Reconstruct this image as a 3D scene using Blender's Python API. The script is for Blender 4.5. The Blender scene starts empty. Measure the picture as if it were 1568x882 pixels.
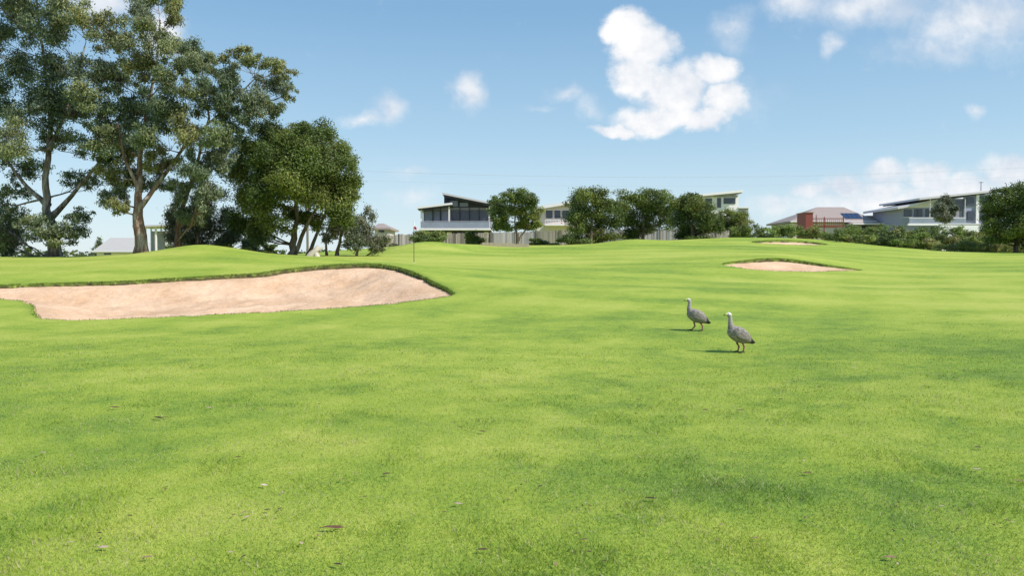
import bpy, math, random
import numpy as np
from mathutils import Vector, Matrix
random.seed(7); rng=np.random.default_rng(11)
sc=bpy.context.scene
W,H_,F=1568.0,882.0,1200.0
PA=math.atan(41/1200.0); CAMZ=1.6
def P(u,v,d):
    xc=(u-784)/F; yc=(441-v)/F
    dy=math.cos(PA)+yc*math.sin(PA); dz=-math.sin(PA)+yc*math.cos(PA)
    s=d/dy
    return (xc*s,d,CAMZ+dz*s)
def PX(u,d): return (u-784)/F*d
# ------------------------------------------------------------ noise
def _h(ix,iy,seed):
    n=(ix.astype(np.int64)*374761393+iy.astype(np.int64)*668265263+seed*1442695041)&0xffffffff
    n=((n^(n>>13))*1274126177)&0xffffffff
    n=n^(n>>16)
    return (n&0xffff)/65535.0
def vn(x,y,seed=0):
    ix=np.floor(x);iy=np.floor(y);fx=x-ix;fy=y-iy
    fx=fx*fx*(3-2*fx);fy=fy*fy*(3-2*fy)
    a=_h(ix,iy,seed);b=_h(ix+1,iy,seed);c=_h(ix,iy+1,seed);d=_h(ix+1,iy+1,seed)
    return (a*(1-fx)+b*fx)*(1-fy)+(c*(1-fx)+d*fx)*fy
def fbm(x,y,seed=0,o=4):
    r=0;a=.5;t=0
    for i in range(o):
        r=r+a*vn(x*2**i+17.3*i,y*2**i+5.1*i,seed+i);t+=a;a*=.5
    return r/t
def sst(a,b,x):
    t=np.clip((x-a)/(b-a),0,1);return t*t*(3-2*t)
# ------------------------------------------------------------ terrain
ctl=[]
def cp(u,v,d): p=P(u,v,d); ctl.append((p[0],p[1],p[2]))
def cz(t,d,z): ctl.append((t*d,d,z))
for t in(-1.2,-.65,-.2,.2,.65,1.2):
    cz(t,3,0);cz(t,8,0)
for t in(-1.2,-.65,-.2):cz(t,14,0.0)
for t in(.65,1.2):cz(t,14,0.06)
cp(1133,540,14.5);cp(1068,507,17.6)
cp(60,490,21);cp(350,482,21.5);cp(500,470,23);cp(690,449,26)
cp(590,408,31);cp(400,419,30.5);cp(200,429,29.5);cp(0,438,28.5)
cp(784,440,27);cp(784,416,34);cp(784,403,42);cp(634,402,42);cp(500,402,36)
cp(300,379,42);cp(250,384,42);cp(400,388,42);cp(150,393,44);cp(0,394,45)
cp(650,373,57);cp(730,381,56);cp(590,384,56);cp(830,381,57);cp(900,377,60);cp(960,370,61);cp(1040,372,60)
cp(1000,405,38);cp(1000,440,28)
cp(1100,366,67);cp(1200,365,70);cp(1300,371,67);cp(1400,382,61);cp(1568,387,58)
cp(1180,397,39);cp(1150,415,35);cp(1310,411,38);cp(1210,371,60);cp(1400,400,45);cp(1568,410,38);cp(1568,470,22)
for t,z in((-1.2,1.0),(-.66,1.5),(-.4,1.6),(-.1,2.9),(.1,2.9),(.3,3.2),(.5,2.4),(.66,2.0),(1.2,1.6)):cz(t,78,z)
for t,z in((-1.2,.0),(-.6,.6),(-.1,2.4),(.3,2.8),(.6,2.0),(1.2,1)):cz(t,120,z)
cz(-1.1,28,.5);cz(-1.1,45,1.5);cz(1.1,28,.9);cz(1.1,45,1.6)
C=np.array(ctl)
def fm(x,y):
    y=np.clip(y,3,120); t=np.clip(x/y,-1.25,1.25)
    return t*2.0,np.log(y)*1.6
cx,cy=fm(C[:,0],C[:,1])
def ker(r2): return np.where(r2>1e-12,.5*r2*np.log(r2+1e-20),0)
n=len(C)
K=ker((cx[:,None]-cx)**2+(cy[:,None]-cy)**2)+np.eye(n)*0.0008
Q=np.column_stack([np.ones(n),cx,cy])
A=np.block([[K,Q],[Q.T,np.zeros((3,3))]])
sol=np.linalg.solve(A,np.concatenate([C[:,2],np.zeros(3)]))
BUMP=[(655,55,3.6,2.2,.30),(735,54,1.5,1.6,-.12),(865,56,2.4,2,.16),(975,60,4.5,2.2,.22),(1120,64,4,2.5,.15),(320,41,2.6,2.2,.18),(470,38,3,2,.12),(1195,41,3.2,1.3,.16),(560,32.5,3.0,1.0,.10),(1000,25,5,3,.10),(1300,27,5,2.5,.12),(860,30,3,2.5,-.08),(1205,61.5,3,1.2,.05)]
def Hh(x,y):
    x=np.asarray(x,float);y=np.asarray(y,float);sh=x.shape
    xf=x.ravel();yf=y.ravel();out=np.empty(xf.size)
    for s in range(0,xf.size,40000):
        a,b=fm(xf[s:s+40000],yf[s:s+40000])
        out[s:s+40000]=ker((a[:,None]-cx)**2+(b[:,None]-cy)**2)@sol[:n]+sol[n]+sol[n+1]*a+sol[n+2]*b
    far=sst(110,300,yf)
    out=out*(1-far)+(-1.0)*far
    out+= (fbm(xf*.35,yf*.35,5,3)-.5)*.07*sst(8,20,yf)
    for u,d,wx,wy,hh in BUMP:
        out+=hh*np.exp(-((xf-PX(u,d))/wx)**2-((yf-d)/wy)**2)
    return out.reshape(sh)
def H1(x,y): return float(Hh(np.array([x]),np.array([y]))[0])
def poly(pts):
    q=np.array([(PX(u,d),d,l) for u,v,d,l in pts])
    for _ in range(2):
        nx=np.roll(q,-1,0); q=np.stack([q*.75+nx*.25,q*.25+nx*.75],1).reshape(-1,3)
    return q
B1=poly([(-160,450,27,.08),(-60,440,28.4,.11),(40,436,28.6,.11),(130,431,29,.12),(240,428,29.5,.12),(330,424,30,.13),(395,419,30.4,.15),(440,413,31.4,.16),(520,409,31.9,.16),(590,408,31.7,.16),(625,418,30,.15),(662,434,27.8,.13),(694,446,26.2,.09),(690,452,25.3,.03),(600,463,23.6,.02),(480,473,22.5,.02),(350,482,21.6,.02),(200,489,21.1,.02),(80,491,20.9,.03),(50,485,21.5,.05),(52,462,24.2,.05),(30,454,25.3,.04),(-80,453,25.8,.03)])
B2=poly([(1100,402,37.4,.06),(1130,400,38.3,.1),(1165,399,39,.14),(1200,398,39.4,.15),(1240,402,38.9,.12),(1290,409,38,.07),(1325,411,37.4,.04),(1300,414,36.6,.02),(1240,419,35.2,.02),(1180,418,35,.02),(1140,412,35.8,.03)])
B3=poly([(1140,372,59.4,.1),(1190,370,61.5,.16),(1240,374,61,.14),(1272,379,58.7,.06),(1240,381,57,.02),(1190,378,57.2,.02)])
BUN=[B1,B2,B3]
def sdf(poly,x,y):
    x=np.asarray(x,float).ravel();y=np.asarray(y,float).ravel()
    best=np.full(x.shape,1e9);lip=np.zeros(x.shape);ins=np.zeros(x.shape,bool)
    m=len(poly)
    for i in range(m):
        a=poly[i];b=poly[(i+1)%m];dx=b[0]-a[0];dy=b[1]-a[1]
        t=np.clip(((x-a[0])*dx+(y-a[1])*dy)/(dx*dx+dy*dy),0,1)
        dd=np.hypot(x-a[0]-t*dx,y-a[1]-t*dy)
        k=dd<best;best=np.where(k,dd,best);lip=np.where(k,a[2]+t*(b[2]-a[2]),lip)
        c=((a[1]>y)!=(b[1]>y))&(x<dx*(y-a[1])/(dy if abs(dy)>1e-9 else 1e-9)+a[0])
        ins^=c
    return np.where(ins,-best,best),lip
def bsdf(x,y,want=False):
    sh=np.shape(x);x=np.ravel(x);y=np.ravel(y);out=np.full(x.shape,5.0);lp=np.zeros(x.shape)
    for b in BUN:
        k=(x>b[:,0].min()-2)&(x<b[:,0].max()+2)&(y>b[:,1].min()-2)&(y<b[:,1].max()+2)
        if k.any():
            s,l=sdf(b,x[k],y[k]); s=s+(fbm(x[k]*2.2,y[k]*2.2,33,3)-.5)*.3*np.exp(-np.abs(s)); out[k]=np.minimum(out[k],s);lp[k]=l
    if want:return out.reshape(sh),lp.reshape(sh)
    return out.reshape(sh)
def tone(x,y):
    yy=np.maximum(y,3.)
    t=.52+(fbm(x*.16,y*.16,1,4)-.5)*.6+(fbm(x*.9,y*.9,9,4)-.5)*.55*(1-sst(14,40,yy)*.5)
    t=t+(fbm(x*.22,y*1.1,14,3)-.5)*.38
    t=t+(fbm(x*3,y*3,61,3)-.5)*.55*(1-sst(8,26,yy))
    r=x*.35+y*.94+ .6*np.sin(x*.12)
    t=t+.08*np.tanh(3*np.sin(r*2*math.pi/3.6))*sst(14,24,yy)
    r2=x*.9-y*.42
    t=t+.05*np.tanh(3*np.sin(r2*2*math.pi/2.6))*sst(5,12,yy)*(1-sst(20,40,yy))
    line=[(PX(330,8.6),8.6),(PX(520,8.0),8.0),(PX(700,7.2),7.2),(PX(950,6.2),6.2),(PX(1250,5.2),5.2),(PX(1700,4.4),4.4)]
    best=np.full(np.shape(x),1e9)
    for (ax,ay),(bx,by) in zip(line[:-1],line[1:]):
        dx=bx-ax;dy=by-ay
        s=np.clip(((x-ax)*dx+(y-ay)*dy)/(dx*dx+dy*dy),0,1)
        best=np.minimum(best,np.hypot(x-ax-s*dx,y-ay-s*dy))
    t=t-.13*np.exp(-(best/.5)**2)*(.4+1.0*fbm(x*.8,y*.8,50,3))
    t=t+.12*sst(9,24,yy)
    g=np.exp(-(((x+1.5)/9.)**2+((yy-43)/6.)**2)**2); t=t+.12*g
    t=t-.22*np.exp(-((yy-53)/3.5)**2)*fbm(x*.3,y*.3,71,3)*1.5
    return np.clip(t,0,1)
# ------------------------------------------------------------ mesh/material helpers
def np_mesh(name,V,Fc,mat=None,smooth=False,col=None,attrs=None,parent=None):
    V=np.asarray(V,np.float32);Fc=np.asarray(Fc,np.int32);k=Fc.shape[1]
    me=bpy.data.meshes.new(name)
    me.vertices.add(len(V));me.vertices.foreach_set('co',V.ravel())
    me.loops.add(Fc.size);me.loops.foreach_set('vertex_index',Fc.ravel())
    me.polygons.add(len(Fc));me.polygons.foreach_set('loop_start',np.arange(0,Fc.size,k,dtype=np.int32))
    me.update(calc_edges=True)
    me.polygons.foreach_set('use_smooth',np.full(len(Fc),smooth))
    if col is not None:
        a=me.color_attributes.new('Col','FLOAT_COLOR','POINT')
        c=np.ones((len(V),4),np.float32);c[:,:3]=col;a.data.foreach_set('color',c.ravel())
    for nm,ar in (attrs or {}).items():
        a=me.attributes.new(nm,'FLOAT','POINT');a.data.foreach_set('value',np.asarray(ar,np.float32).ravel())
    o=bpy.data.objects.new(name,me);sc.collection.objects.link(o)
    if mat:me.materials.append(mat)
    if parent:o.parent=parent
    me.update()
    return o
def py_mesh(name,V,Fc,mat,smooth=False,parent=None):
    me=bpy.data.meshes.new(name);me.from_pydata([tuple(v) for v in V],[],Fc);me.update()
    if smooth:
        for p in me.polygons:p.use_smooth=True
    o=bpy.data.objects.new(name,me);sc.collection.objects.link(o);me.materials.append(mat)
    if parent:o.parent=parent
    return o
def empty(name,loc=(0,0,0)):
    o=bpy.data.objects.new(name,None);sc.collection.objects.link(o);o.location=loc;return o
class NT:
    def __init__(s,t):s.t=t;s.n=t.nodes;s.l=t.links
    def add(s,ty,**k):
        nd=s.n.new(ty)
        for a,b in k.items():
            if a=='ins':
                for i,v in b.items():
                    if isinstance(v,bpy.types.NodeSocket):s.l.new(v,nd.inputs[i])
                    else:nd.inputs[i].default_value=v
            else:setattr(nd,a,b)
        return nd
    def m(s,op,a,b=0.,c=0.):
        return s.add('ShaderNodeMath',operation=op,ins={0:a,1:b,2:c}).outputs[0]
    def vm(s,op,a,b=(0,0,0)):
        nd=s.add('ShaderNodeVectorMath',operation=op,ins={0:a,1:b});return nd.outputs[1] if op in('LENGTH','DOT_PRODUCT') else nd.outputs[0]
    def mix(s,f,a,b,bt='MIX'):
        nd=s.add('ShaderNodeMix',data_type='RGBA',blend_type=bt);nd.inputs[0].default_value=0
        for i,v in((0,f),(6,a),(7,b)):
            if isinstance(v,bpy.types.NodeSocket):s.l.new(v,nd.inputs[i])
            else:nd.inputs[i].default_value=v if i==0 else (tuple(v)+(1,))[:4]
        return nd.outputs[2]
    def noise(s,vec,scale,detail=4,rough=.55,dist=0):
        return s.add('ShaderNodeTexNoise',ins={'Vector':vec,'Scale':scale,'Detail':detail,'Roughness':rough,'Distortion':dist})
    def ramp(s,f,st):
        r=s.add('ShaderNodeValToRGB');e=r.color_ramp.elements
        while len(e)<len(st):e.new(.5)
        for i,(p,c) in enumerate(st):e[i].position=p;e[i].color=tuple(c)+(1,)
        s.l.new(f,r.inputs[0]);return r.outputs[0]
def mat_new(name,rough=.8,spec=.3):
    m=bpy.data.materials.new(name);m.use_nodes=True;t=NT(m.node_tree);b=t.n['Principled BSDF']
    b.inputs['Roughness'].default_value=rough;b.inputs['Specular IOR Level'].default_value=spec
    return m,t,b
def simple(name,c,rough=.7,var=.15,scale=3,spec=.3,metal=0,bump=0):
    m,t,b=mat_new(name,rough,spec)
    co=t.add('ShaderNodeTexCoord').outputs['Object']
    nz=t.noise(co,scale,3,.6)
    c1=tuple(x*(1-var) for x in c);c2=tuple(min(1,x*(1+var)) for x in c)
    t.l.new(t.mix(nz.outputs[0],c1,c2),b.inputs['Base Color']);b.inputs['Metallic'].default_value=metal
    if bump:
        bp=t.add('ShaderNodeBump',ins={'Height':nz.outputs[0],'Strength':bump,'Distance':.02});t.l.new(bp.outputs[0],b.inputs['Normal'])
    return m
GR=[(0,(.115,.20,.033)),(.3,(.20,.305,.044)),(.6,(.315,.405,.052)),(1,(.46,.495,.10))]
def gcol(t):
    xs=[g[0] for g in GR];return np.stack([np.interp(t,xs,[g[1][i] for g in GR]) for i in range(3)],-1)
mg,t,b=mat_new('grass_turf',.85,.15)
co=t.add('ShaderNodeTexCoord').outputs['Object']
at=t.add('ShaderNodeAttribute',attribute_name='tone').outputs['Fac']
n1=t.noise(co,3.5,4,.65).outputs[0];n2=t.noise(co,28,4,.7).outputs[0];n3=t.noise(co,110,2,.7).outputs[0]
f=t.m('ADD',at,t.m('MULTIPLY',t.m('SUBTRACT',n1,.5),.65))
f=t.m('ADD',f,t.m('MULTIPLY',t.m('SUBTRACT',n2,.5),1.0))
f=t.m('ADD',f,t.m('MULTIPLY',t.m('SUBTRACT',n3,.5),.9))
c=t.ramp(f,GR)
st=t.add('ShaderNodeMapRange',ins={0:n3,1:.60,2:.76}).outputs[0]
c=t.mix(t.m('MULTIPLY',st,.5),c,(.55,.51,.27))
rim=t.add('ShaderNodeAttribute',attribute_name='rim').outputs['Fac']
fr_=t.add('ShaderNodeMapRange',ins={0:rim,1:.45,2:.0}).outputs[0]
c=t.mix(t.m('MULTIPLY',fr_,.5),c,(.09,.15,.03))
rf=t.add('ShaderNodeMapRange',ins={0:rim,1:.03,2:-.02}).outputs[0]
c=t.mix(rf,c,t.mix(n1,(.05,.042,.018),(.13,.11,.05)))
t.l.new(c,b.inputs['Base Color'])
hb=t.m('ADD',t.m('MULTIPLY',n2,1.),t.m('MULTIPLY',n3,.6))
bp=t.add('ShaderNodeBump',ins={'Height':hb,'Strength':.6,'Distance':.03});t.l.new(bp.outputs[0],b.inputs['Normal'])
ys=np.concatenate([np.arange(-20,3,1.),np.arange(3,18,.2),np.arange(18,33,.075),np.arange(33,42,.1),np.arange(42,62,.2),np.arange(62,100,.7),100*1.06**np.arange(0,60)])
ts=np.concatenate([-np.geomspace(3.2,.83,30),np.arange(-.82,.82,.0032),np.geomspace(.83,3.2,30)])
YY,TT=np.meshgrid(ys,ts,indexing='ij');XX=TT*np.maximum(YY,7)
ZZ=Hh(XX,YY);SD,LP=bsdf(XX,YY,True)
ZZ=ZZ-1.1*sst(0,.16,-SD)
nr,nc=XX.shape
idx=np.arange(nr*nc).reshape(nr,nc)
Fq=np.stack([idx[:-1,:-1],idx[:-1,1:],idx[1:,1:],idx[1:,:-1]],-1).reshape(-1,4)
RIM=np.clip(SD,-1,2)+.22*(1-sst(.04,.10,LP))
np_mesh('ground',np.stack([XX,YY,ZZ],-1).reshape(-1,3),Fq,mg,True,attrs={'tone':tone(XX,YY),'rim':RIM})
# sand
ms,t,b=mat_new('bunker_sand',.95,.1)
co=t.add('ShaderNodeTexCoord').outputs['Object']
a1=t.noise(co,.6,4,.6).outputs[0];a2=t.noise(co,6,5,.65).outputs[0];a3=t.noise(co,40,3,.7).outputs[0]
c=t.ramp(t.m('ADD',t.m('MULTIPLY',a1,.6),t.m('MULTIPLY',a2,.4)),[(.34,(.58,.36,.215)),(.5,(.73,.49,.32)),(.66,(.86,.61,.42))])
dk=t.add('ShaderNodeMapRange',ins={0:a3,1:.3,2:.55}).outputs[0]
c=t.mix(dk,t.mix(.3,c,(.35,.18,.09)),c)
t.l.new(c,b.inputs['Base Color'])
bp=t.add('ShaderNodeBump',ins={'Height':t.m('ADD',a2,t.m('MULTIPLY',a3,.3)),'Strength':.6,'Distance':.08});t.l.new(bp.outputs[0],b.inputs['Normal'])
for bi,bb in enumerate(BUN):
    st_=.10 if bi==0 else .12
    gx=np.arange(bb[:,0].min()-.5,bb[:,0].max()+.5,st_);gy=np.arange(bb[:,1].min()-.5,bb[:,1].max()+.5,st_)
    X,Y=np.meshgrid(gx,gy,indexing='ij');s,lp=sdf(bb,X,Y);s=s.reshape(X.shape);lp=lp.reshape(X.shape)
    s2=s+(fbm(X*2.2,Y*2.2,33,3)-.5)*.3*np.exp(-np.abs(s))
    Adp=(.5,.25,.2)[bi];wd=(2.4,1.5,1.3)[bi]
    Z=Hh(X,Y)-lp-Adp*sst(0,wd,-s)+(fbm(X*.9,Y*.9,77,4)-.5)*.22*sst(0,1.2,-s)+(vn(X*4,Y*4,78)-.5)*.03*sst(0,.6,-s)
    ii=np.arange(X.size).reshape(X.shape)
    q=np.stack([ii[:-1,:-1],ii[1:,:-1],ii[1:,1:],ii[:-1,1:]],-1).reshape(-1,4)
    keep=(s2.ravel()[q].min(1)<.10)
    np_mesh('sand_bunker',np.stack([X,Y,Z],-1).reshape(-1,3),q[keep],ms,True)
# ------------------------------------------------------------ grass blades
def vcol_mat(name,rough=.6,trans=.3,spec=.25):
    m=bpy.data.materials.new(name);m.use_nodes=True;t=NT(m.node_tree);b=t.n['Principled BSDF'];out=t.n['Material Output']
    ca=t.add('ShaderNodeAttribute',attribute_name='Col').outputs['Color']
    t.l.new(ca,b.inputs['Base Color']);b.inputs['Roughness'].default_value=rough;b.inputs['Specular IOR Level'].default_value=spec
    tr=t.add('ShaderNodeBsdfTranslucent',ins={'Color':ca})
    mx=t.add('ShaderNodeMixShader',ins={0:trans,1:b.outputs[0],2:tr.outputs[0]});t.l.new(mx.outputs[0],out.inputs[0]);return m
mb=vcol_mat('grass_blade',.6,.42,.2)
N=450000
d=np.exp(rng.uniform(math.log(3.3),math.log(30),N));tt=rng.uniform(-.85,.85,N)
x=tt*d;y=d
k=(bsdf(x,y)>.08)&(rng.random(N)<1-sst(10,30,d));x=x[k];y=y[k];d=d[k]
z=Hh(x,y)
clump=fbm(x*2.2,y*2.2,21,3)
h=rng.uniform(.007,.022,len(x))*(1+.9*sst(.5,.75,clump))*(1-.5*sst(8,24,d));w=rng.uniform(.002,.0038,len(x))*np.clip(d/7,1,2.2)
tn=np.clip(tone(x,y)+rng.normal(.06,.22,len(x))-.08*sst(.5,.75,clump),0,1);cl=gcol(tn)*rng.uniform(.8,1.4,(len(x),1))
dry=rng.random(len(x))<.07*(1+2*(fbm(x*1.2,y*1.2,88,3)>.56));cl[dry]=np.array([.60,.54,.30])*rng.uniform(.7,1.1,(dry.sum(),1))
lx=[];ly=[];lh=[];lw=[]
for bb in BUN:
    m=len(bb)
    for i in range(m):
        a=bb[i];c2=bb[(i+1)%m];L=math.hypot(*(c2-a)[:2]);lip=a[2]
        nn=int(L*(240 if lip>.06 else 60))
        s=rng.random(nn)
        px=a[0]+(c2[0]-a[0])*s;py=a[1]+(c2[1]-a[1])*s
        lx.append(px+rng.normal(0,.05,nn));ly.append(py+rng.normal(0,.05,nn))
        lh.append(rng.uniform(.02,.03+.25*lip,nn));lw.append(rng.uniform(.006,.014,nn))
lx=np.concatenate(lx);ly=np.concatenate(ly);lh=np.concatenate(lh);lw=np.concatenate(lw)
s_=bsdf(lx,ly);k=(s_>-.05)&(s_<.2);lx,ly,lh,lw=lx[k],ly[k],lh[k],lw[k]
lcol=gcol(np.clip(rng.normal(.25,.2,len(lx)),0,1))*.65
lz=Hh(lx,ly)
x=np.concatenate([x,lx]);y=np.concatenate([y,ly]);z=np.concatenate([z,lz]);h=np.concatenate([h,lh]);w=np.concatenate([w,lw]);cl=np.concatenate([cl,lcol])
an=rng.uniform(0,2*math.pi,len(x));ln=rng.uniform(.3,1.5,len(x));a2=rng.uniform(0,2*math.pi,len(x))
V=np.empty((len(x),3,3))
V[:,0]=np.stack([x-np.cos(an)*w,y-np.sin(an)*w,z-.004],-1)
V[:,1]=np.stack([x+np.cos(an)*w,y+np.sin(an)*w,z-.004],-1)
V[:,2]=np.stack([x+np.cos(a2)*ln*h,y+np.sin(a2)*ln*h,z+h],-1)
np_mesh('grass',V.reshape(-1,3),np.arange(len(x)*3).reshape(-1,3),mb,False,col=np.repeat(cl,3,0))
# fallen leaves
lv=[(170,630),(237,646),(250,645),(505,821),(400,752),(738,856),(218,866),(513,878),(978,614),(1081,632),(1502,693),(1501,728),(1566,746),(703,660),(738,668),(700,783),(360,708),(1198,612),(870,530),(1135,632),(316,630),(605,600),(1310,560),(1420,590),(1470,583),(150,850),(998,776),(650,555),(1065,560),(910,570),(1370,868),(1240,735),(590,735),(60,700)]
V=[];Fc=[];cs=[]
for i in range(620):
    if i<len(lv):
        u,v=lv[i];dd=CAMZ*F/(v-400);x0,y0=PX(u,dd),dd;L=random.uniform(.028,.045) if i not in(0,1,3) else .085
    else:
        y0=4*math.exp(random.uniform(0,2.1));x0=random.uniform(-.75,.75)*y0;L=random.uniform(.010,.026)
        if bsdf(np.array([x0]),np.array([y0]))[0]<.2:continue
    z0=H1(x0,y0)+.024;a=random.uniform(-.5,.5) if i<len(lv) else random.uniform(0,6.28);wd=L*random.uniform(.22,.42);b0=len(V)
    if i in(0,1,3):wd=L*.17
    ca,sa=math.cos(a),math.sin(a)
    for sx,sy,sz in((-1,0,.0),(-.3,1,.25),(-.3,-1,.2),(.4,.8,.3),(.4,-.8,.1),(1,0,.15)):
        lxx=sx*L;lyy=sy*wd;V.append((x0+ca*lxx-sa*lyy,y0+sa*lxx+ca*lyy,z0+sz*L*.6))
    c=random.choice([(.16,.08,.05),(.30,.17,.12),(.07,.04,.03),(.50,.36,.28),(.09,.05,.035)])
    if i==4:c=(.75,.55,.45)
    cs+= [c]*6
    Fc+=[(b0,b0+2,b0+1,b0+1),(b0+1,b0+2,b0+4,b0+3),(b0+3,b0+4,b0+5,b0+5)]
tri=[]
for q in Fc: tri+= [(q[0],q[1],q[2])]+([(q[0],q[2],q[3])] if q[2]!=q[3] else [])
np_mesh('fallen_leaves',V,tri,vcol_mat('dry_leaf',.7,.1),False,col=np.array(cs))
# ------------------------------------------------------------ trees
mleaf=vcol_mat('leaf_foliage',.5,.36,.4)
def bark(name,c1,c2,c3):
    m,t,b=mat_new(name,.85,.2);co=t.add('ShaderNodeTexCoord').outputs['Object']
    mp=t.vm('MULTIPLY',co,(1,1,.25));nz=t.noise(mp,3.5,5,.65,.6).outputs[0]
    t.l.new(t.ramp(nz,[(.35,c1),(.5,c2),(.65,c3)]),b.inputs['Base Color'])
    bp=t.add('ShaderNodeBump',ins={'Height':nz,'Strength':.6,'Distance':.08});t.l.new(bp.outputs[0],b.inputs['Normal']);return m
bk_e=bark('eucalypt_bark',(.07,.05,.035),(.16,.125,.10),(.38,.34,.30))
bk_r=bark('red_eucalypt_bark',(.13,.065,.04),(.25,.16,.115),(.46,.40,.34))
bk_d=bark('dark_bark',(.06,.045,.03),(.14,.11,.08),(.26,.22,.18))
def tube(V,Fc,pts,rad,seg=6):
    pts=[Vector(p) for p in pts];b0=len(V);m=len(pts)
    for i,p in enumerate(pts):
        tg=(pts[min(i+1,m-1)]-pts[max(i-1,0)]).normalized()
        s=tg.cross(Vector((0.13,1,.07))).normalized();q=tg.cross(s)
        for j in range(seg):
            a=2*math.pi*j/seg;V.append(p+(s*math.cos(a)+q*math.sin(a))*rad[i])
    for i in range(m-1):
        for j in range(seg):
            k=(j+1)%seg;Fc.append((b0+i*seg+j,b0+i*seg+k,b0+(i+1)*seg+k,b0+(i+1)*seg+j))
def limb(V,Fc,a,b,r0,r1,seg=6,wob=.08,lift=.15,n=6):
    a=Vector(a);b=Vector(b);L=(b-a).length;pts=[];rd=[]
    o=Vector((random.uniform(-1,1),random.uniform(-1,1),0))*L*wob
    for i in range(n+1):
        s=i/n;p=a.lerp(b,s)+o*math.sin(s*math.pi)
        p.z+= -lift*L*math.sin(s*math.pi)*.5
        p+=Vector([random.uniform(-1,1)*L*.02 for _ in range(3)])*(0 if i in(0,n) else 1)
        pts.append(p);rd.append(r0+(r1-r0)*s**.6)
    tube(V,Fc,pts,rd,seg);return pts
def leaf_arrays(cent,rad,cc,n,L,wd,droop,shell=.5,up=0):
    cent=np.array(cent);rad=np.array(rad);cc=np.array(cc)
    wgt=(rad[:,0]*rad[:,2])+(rad[:,0]**2)*.3;wgt/=wgt.sum()
    id_=rng.choice(len(cent),n,p=wgt)
    dr=rng.normal(size=(n,3));dr/=np.linalg.norm(dr,axis=1)[:,None]
    rr=rng.random(n)**(shell)
    rr=rr*(1+.18*rng.normal(size=n))
    p=cent[id_]+dr*rad[id_]*rr[:,None]
    ax=rng.normal(size=(n,3));ax[:,2]-=droop;ax/=np.linalg.norm(ax,axis=1)[:,None]
    nm=dr*1.1+rng.normal(size=(n,3))*.5+np.array([0,0,up]);
    bb=np.cross(ax,nm);bb/=np.linalg.norm(bb,axis=1)[:,None]+1e-9
    ll=L*rng.uniform(.6,1.3,(n,1))/2;ww=wd*rng.uniform(.6,1.3,(n,1))/2
    V=np.stack([p-ax*ll,p-bb*ww,p+ax*ll,p+bb*ww],1).reshape(-1,3)
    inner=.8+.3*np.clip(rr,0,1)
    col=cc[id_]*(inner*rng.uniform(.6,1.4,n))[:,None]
    k=rng.random(n)<.04;col[k]=col[k]*np.array([1.7,1.3,.9])
    return V,np.repeat(col,4,0)
PAL_E=[(.175,.215,.10),(.215,.245,.11),(.14,.185,.10),(.255,.265,.10),(.19,.225,.13)]
PAL_D=[(.10,.145,.035),(.14,.185,.042),(.175,.21,.048),(.115,.155,.04)]
PAL_G=[(.17,.18,.11),(.20,.205,.13),(.13,.155,.09)]
PAL_B=[(.15,.20,.05),(.22,.26,.065),(.12,.165,.05),(.26,.27,.085)]
def tree(name,D,trunks,clumps,n,L,wd,pal,barkm,droop=.8,depth=.8,nsub=9,subr=.42,seed=1,r_limb=.05,shell=.6,trs=1.0):
    random.seed(seed)
    root=empty(name,(PX(trunks[0][0][0],D),D,H1(PX(trunks[0][0][0],D),D)))
    off=Vector(root.location)
    V=[];Fc=[];tp=[]
    for tr in trunks:
        pts=[];rd=[]
        for j,(u,v,dd,r) in enumerate(tr):
            p=Vector(P(u,v,D+dd))
            if j==0 and tr is trunks[0] or (j==0 and v>370): p.z=H1(p.x,p.y)-.15
            pts.append(p-off);rd.append(r*trs*(1 if j<2 else .8))
        fp=[];fr=[]
        for i in range(len(pts)-1):
            for s in(0,.33,.66):
                fp.append(pts[i].lerp(pts[i+1],s)+Vector((random.uniform(-1,1)*rd[i]*.3,0,0)));fr.append(rd[i]+(rd[i+1]-rd[i])*s)
        fp.append(pts[-1]);fr.append(rd[-1]);fr[0]*=1.35
        tube(V,Fc,fp,fr,10);tp+=list(zip(fp,fr))
    cent=[];rad=[];cc=[]
    px=D/F
    for c in clumps:
        u,v,ru,rv=c[:4];dd=c[4] if len(c)>4 else random.uniform(-1,1)*depth*ru*px*1.6
        C0=Vector(P(u,v,D+dd))-off
        cand=[(q,r) for q,r in tp if q.z<C0.z-.1] or tp[:3]
        q,r=min(cand,key=lambda a:(a[0]-C0).length+abs(C0.z-a[0].z-.6*math.hypot(C0.x-a[0].x,C0.y-a[0].y))*.5)
        pts=limb(V,Fc,q,C0,min(r*.5,r_limb*1.5),r_limb*.3,6)
        R=Vector((ru*px,(ru+rv)*.5*px,rv*px))
        base=pal[random.randrange(len(pal))]
        for k in range(nsub):
            d3=Vector([random.gauss(0,1) for _ in range(3)]).normalized()*random.uniform(.3,.95)
            s=C0+Vector((d3.x*R.x,d3.y*R.y,d3.z*R.z))
            sr=subr*random.uniform(.5,1.2)
            f=random.uniform(.7,1.3)
            cent.append(s);rad.append((R.x*sr,R.y*sr,R.z*sr*random.uniform(.8,1.2)));cc.append(tuple(x*f for x in base))
            limb(V,Fc,random.choice(pts[2:]),s,r_limb*.3,.008,4,n=3)
    py_mesh('trunk_and_branches',V,Fc,barkm,True,root)
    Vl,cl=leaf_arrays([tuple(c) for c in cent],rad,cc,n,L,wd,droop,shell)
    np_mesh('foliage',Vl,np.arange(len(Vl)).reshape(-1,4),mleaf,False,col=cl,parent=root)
    return root
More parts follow.
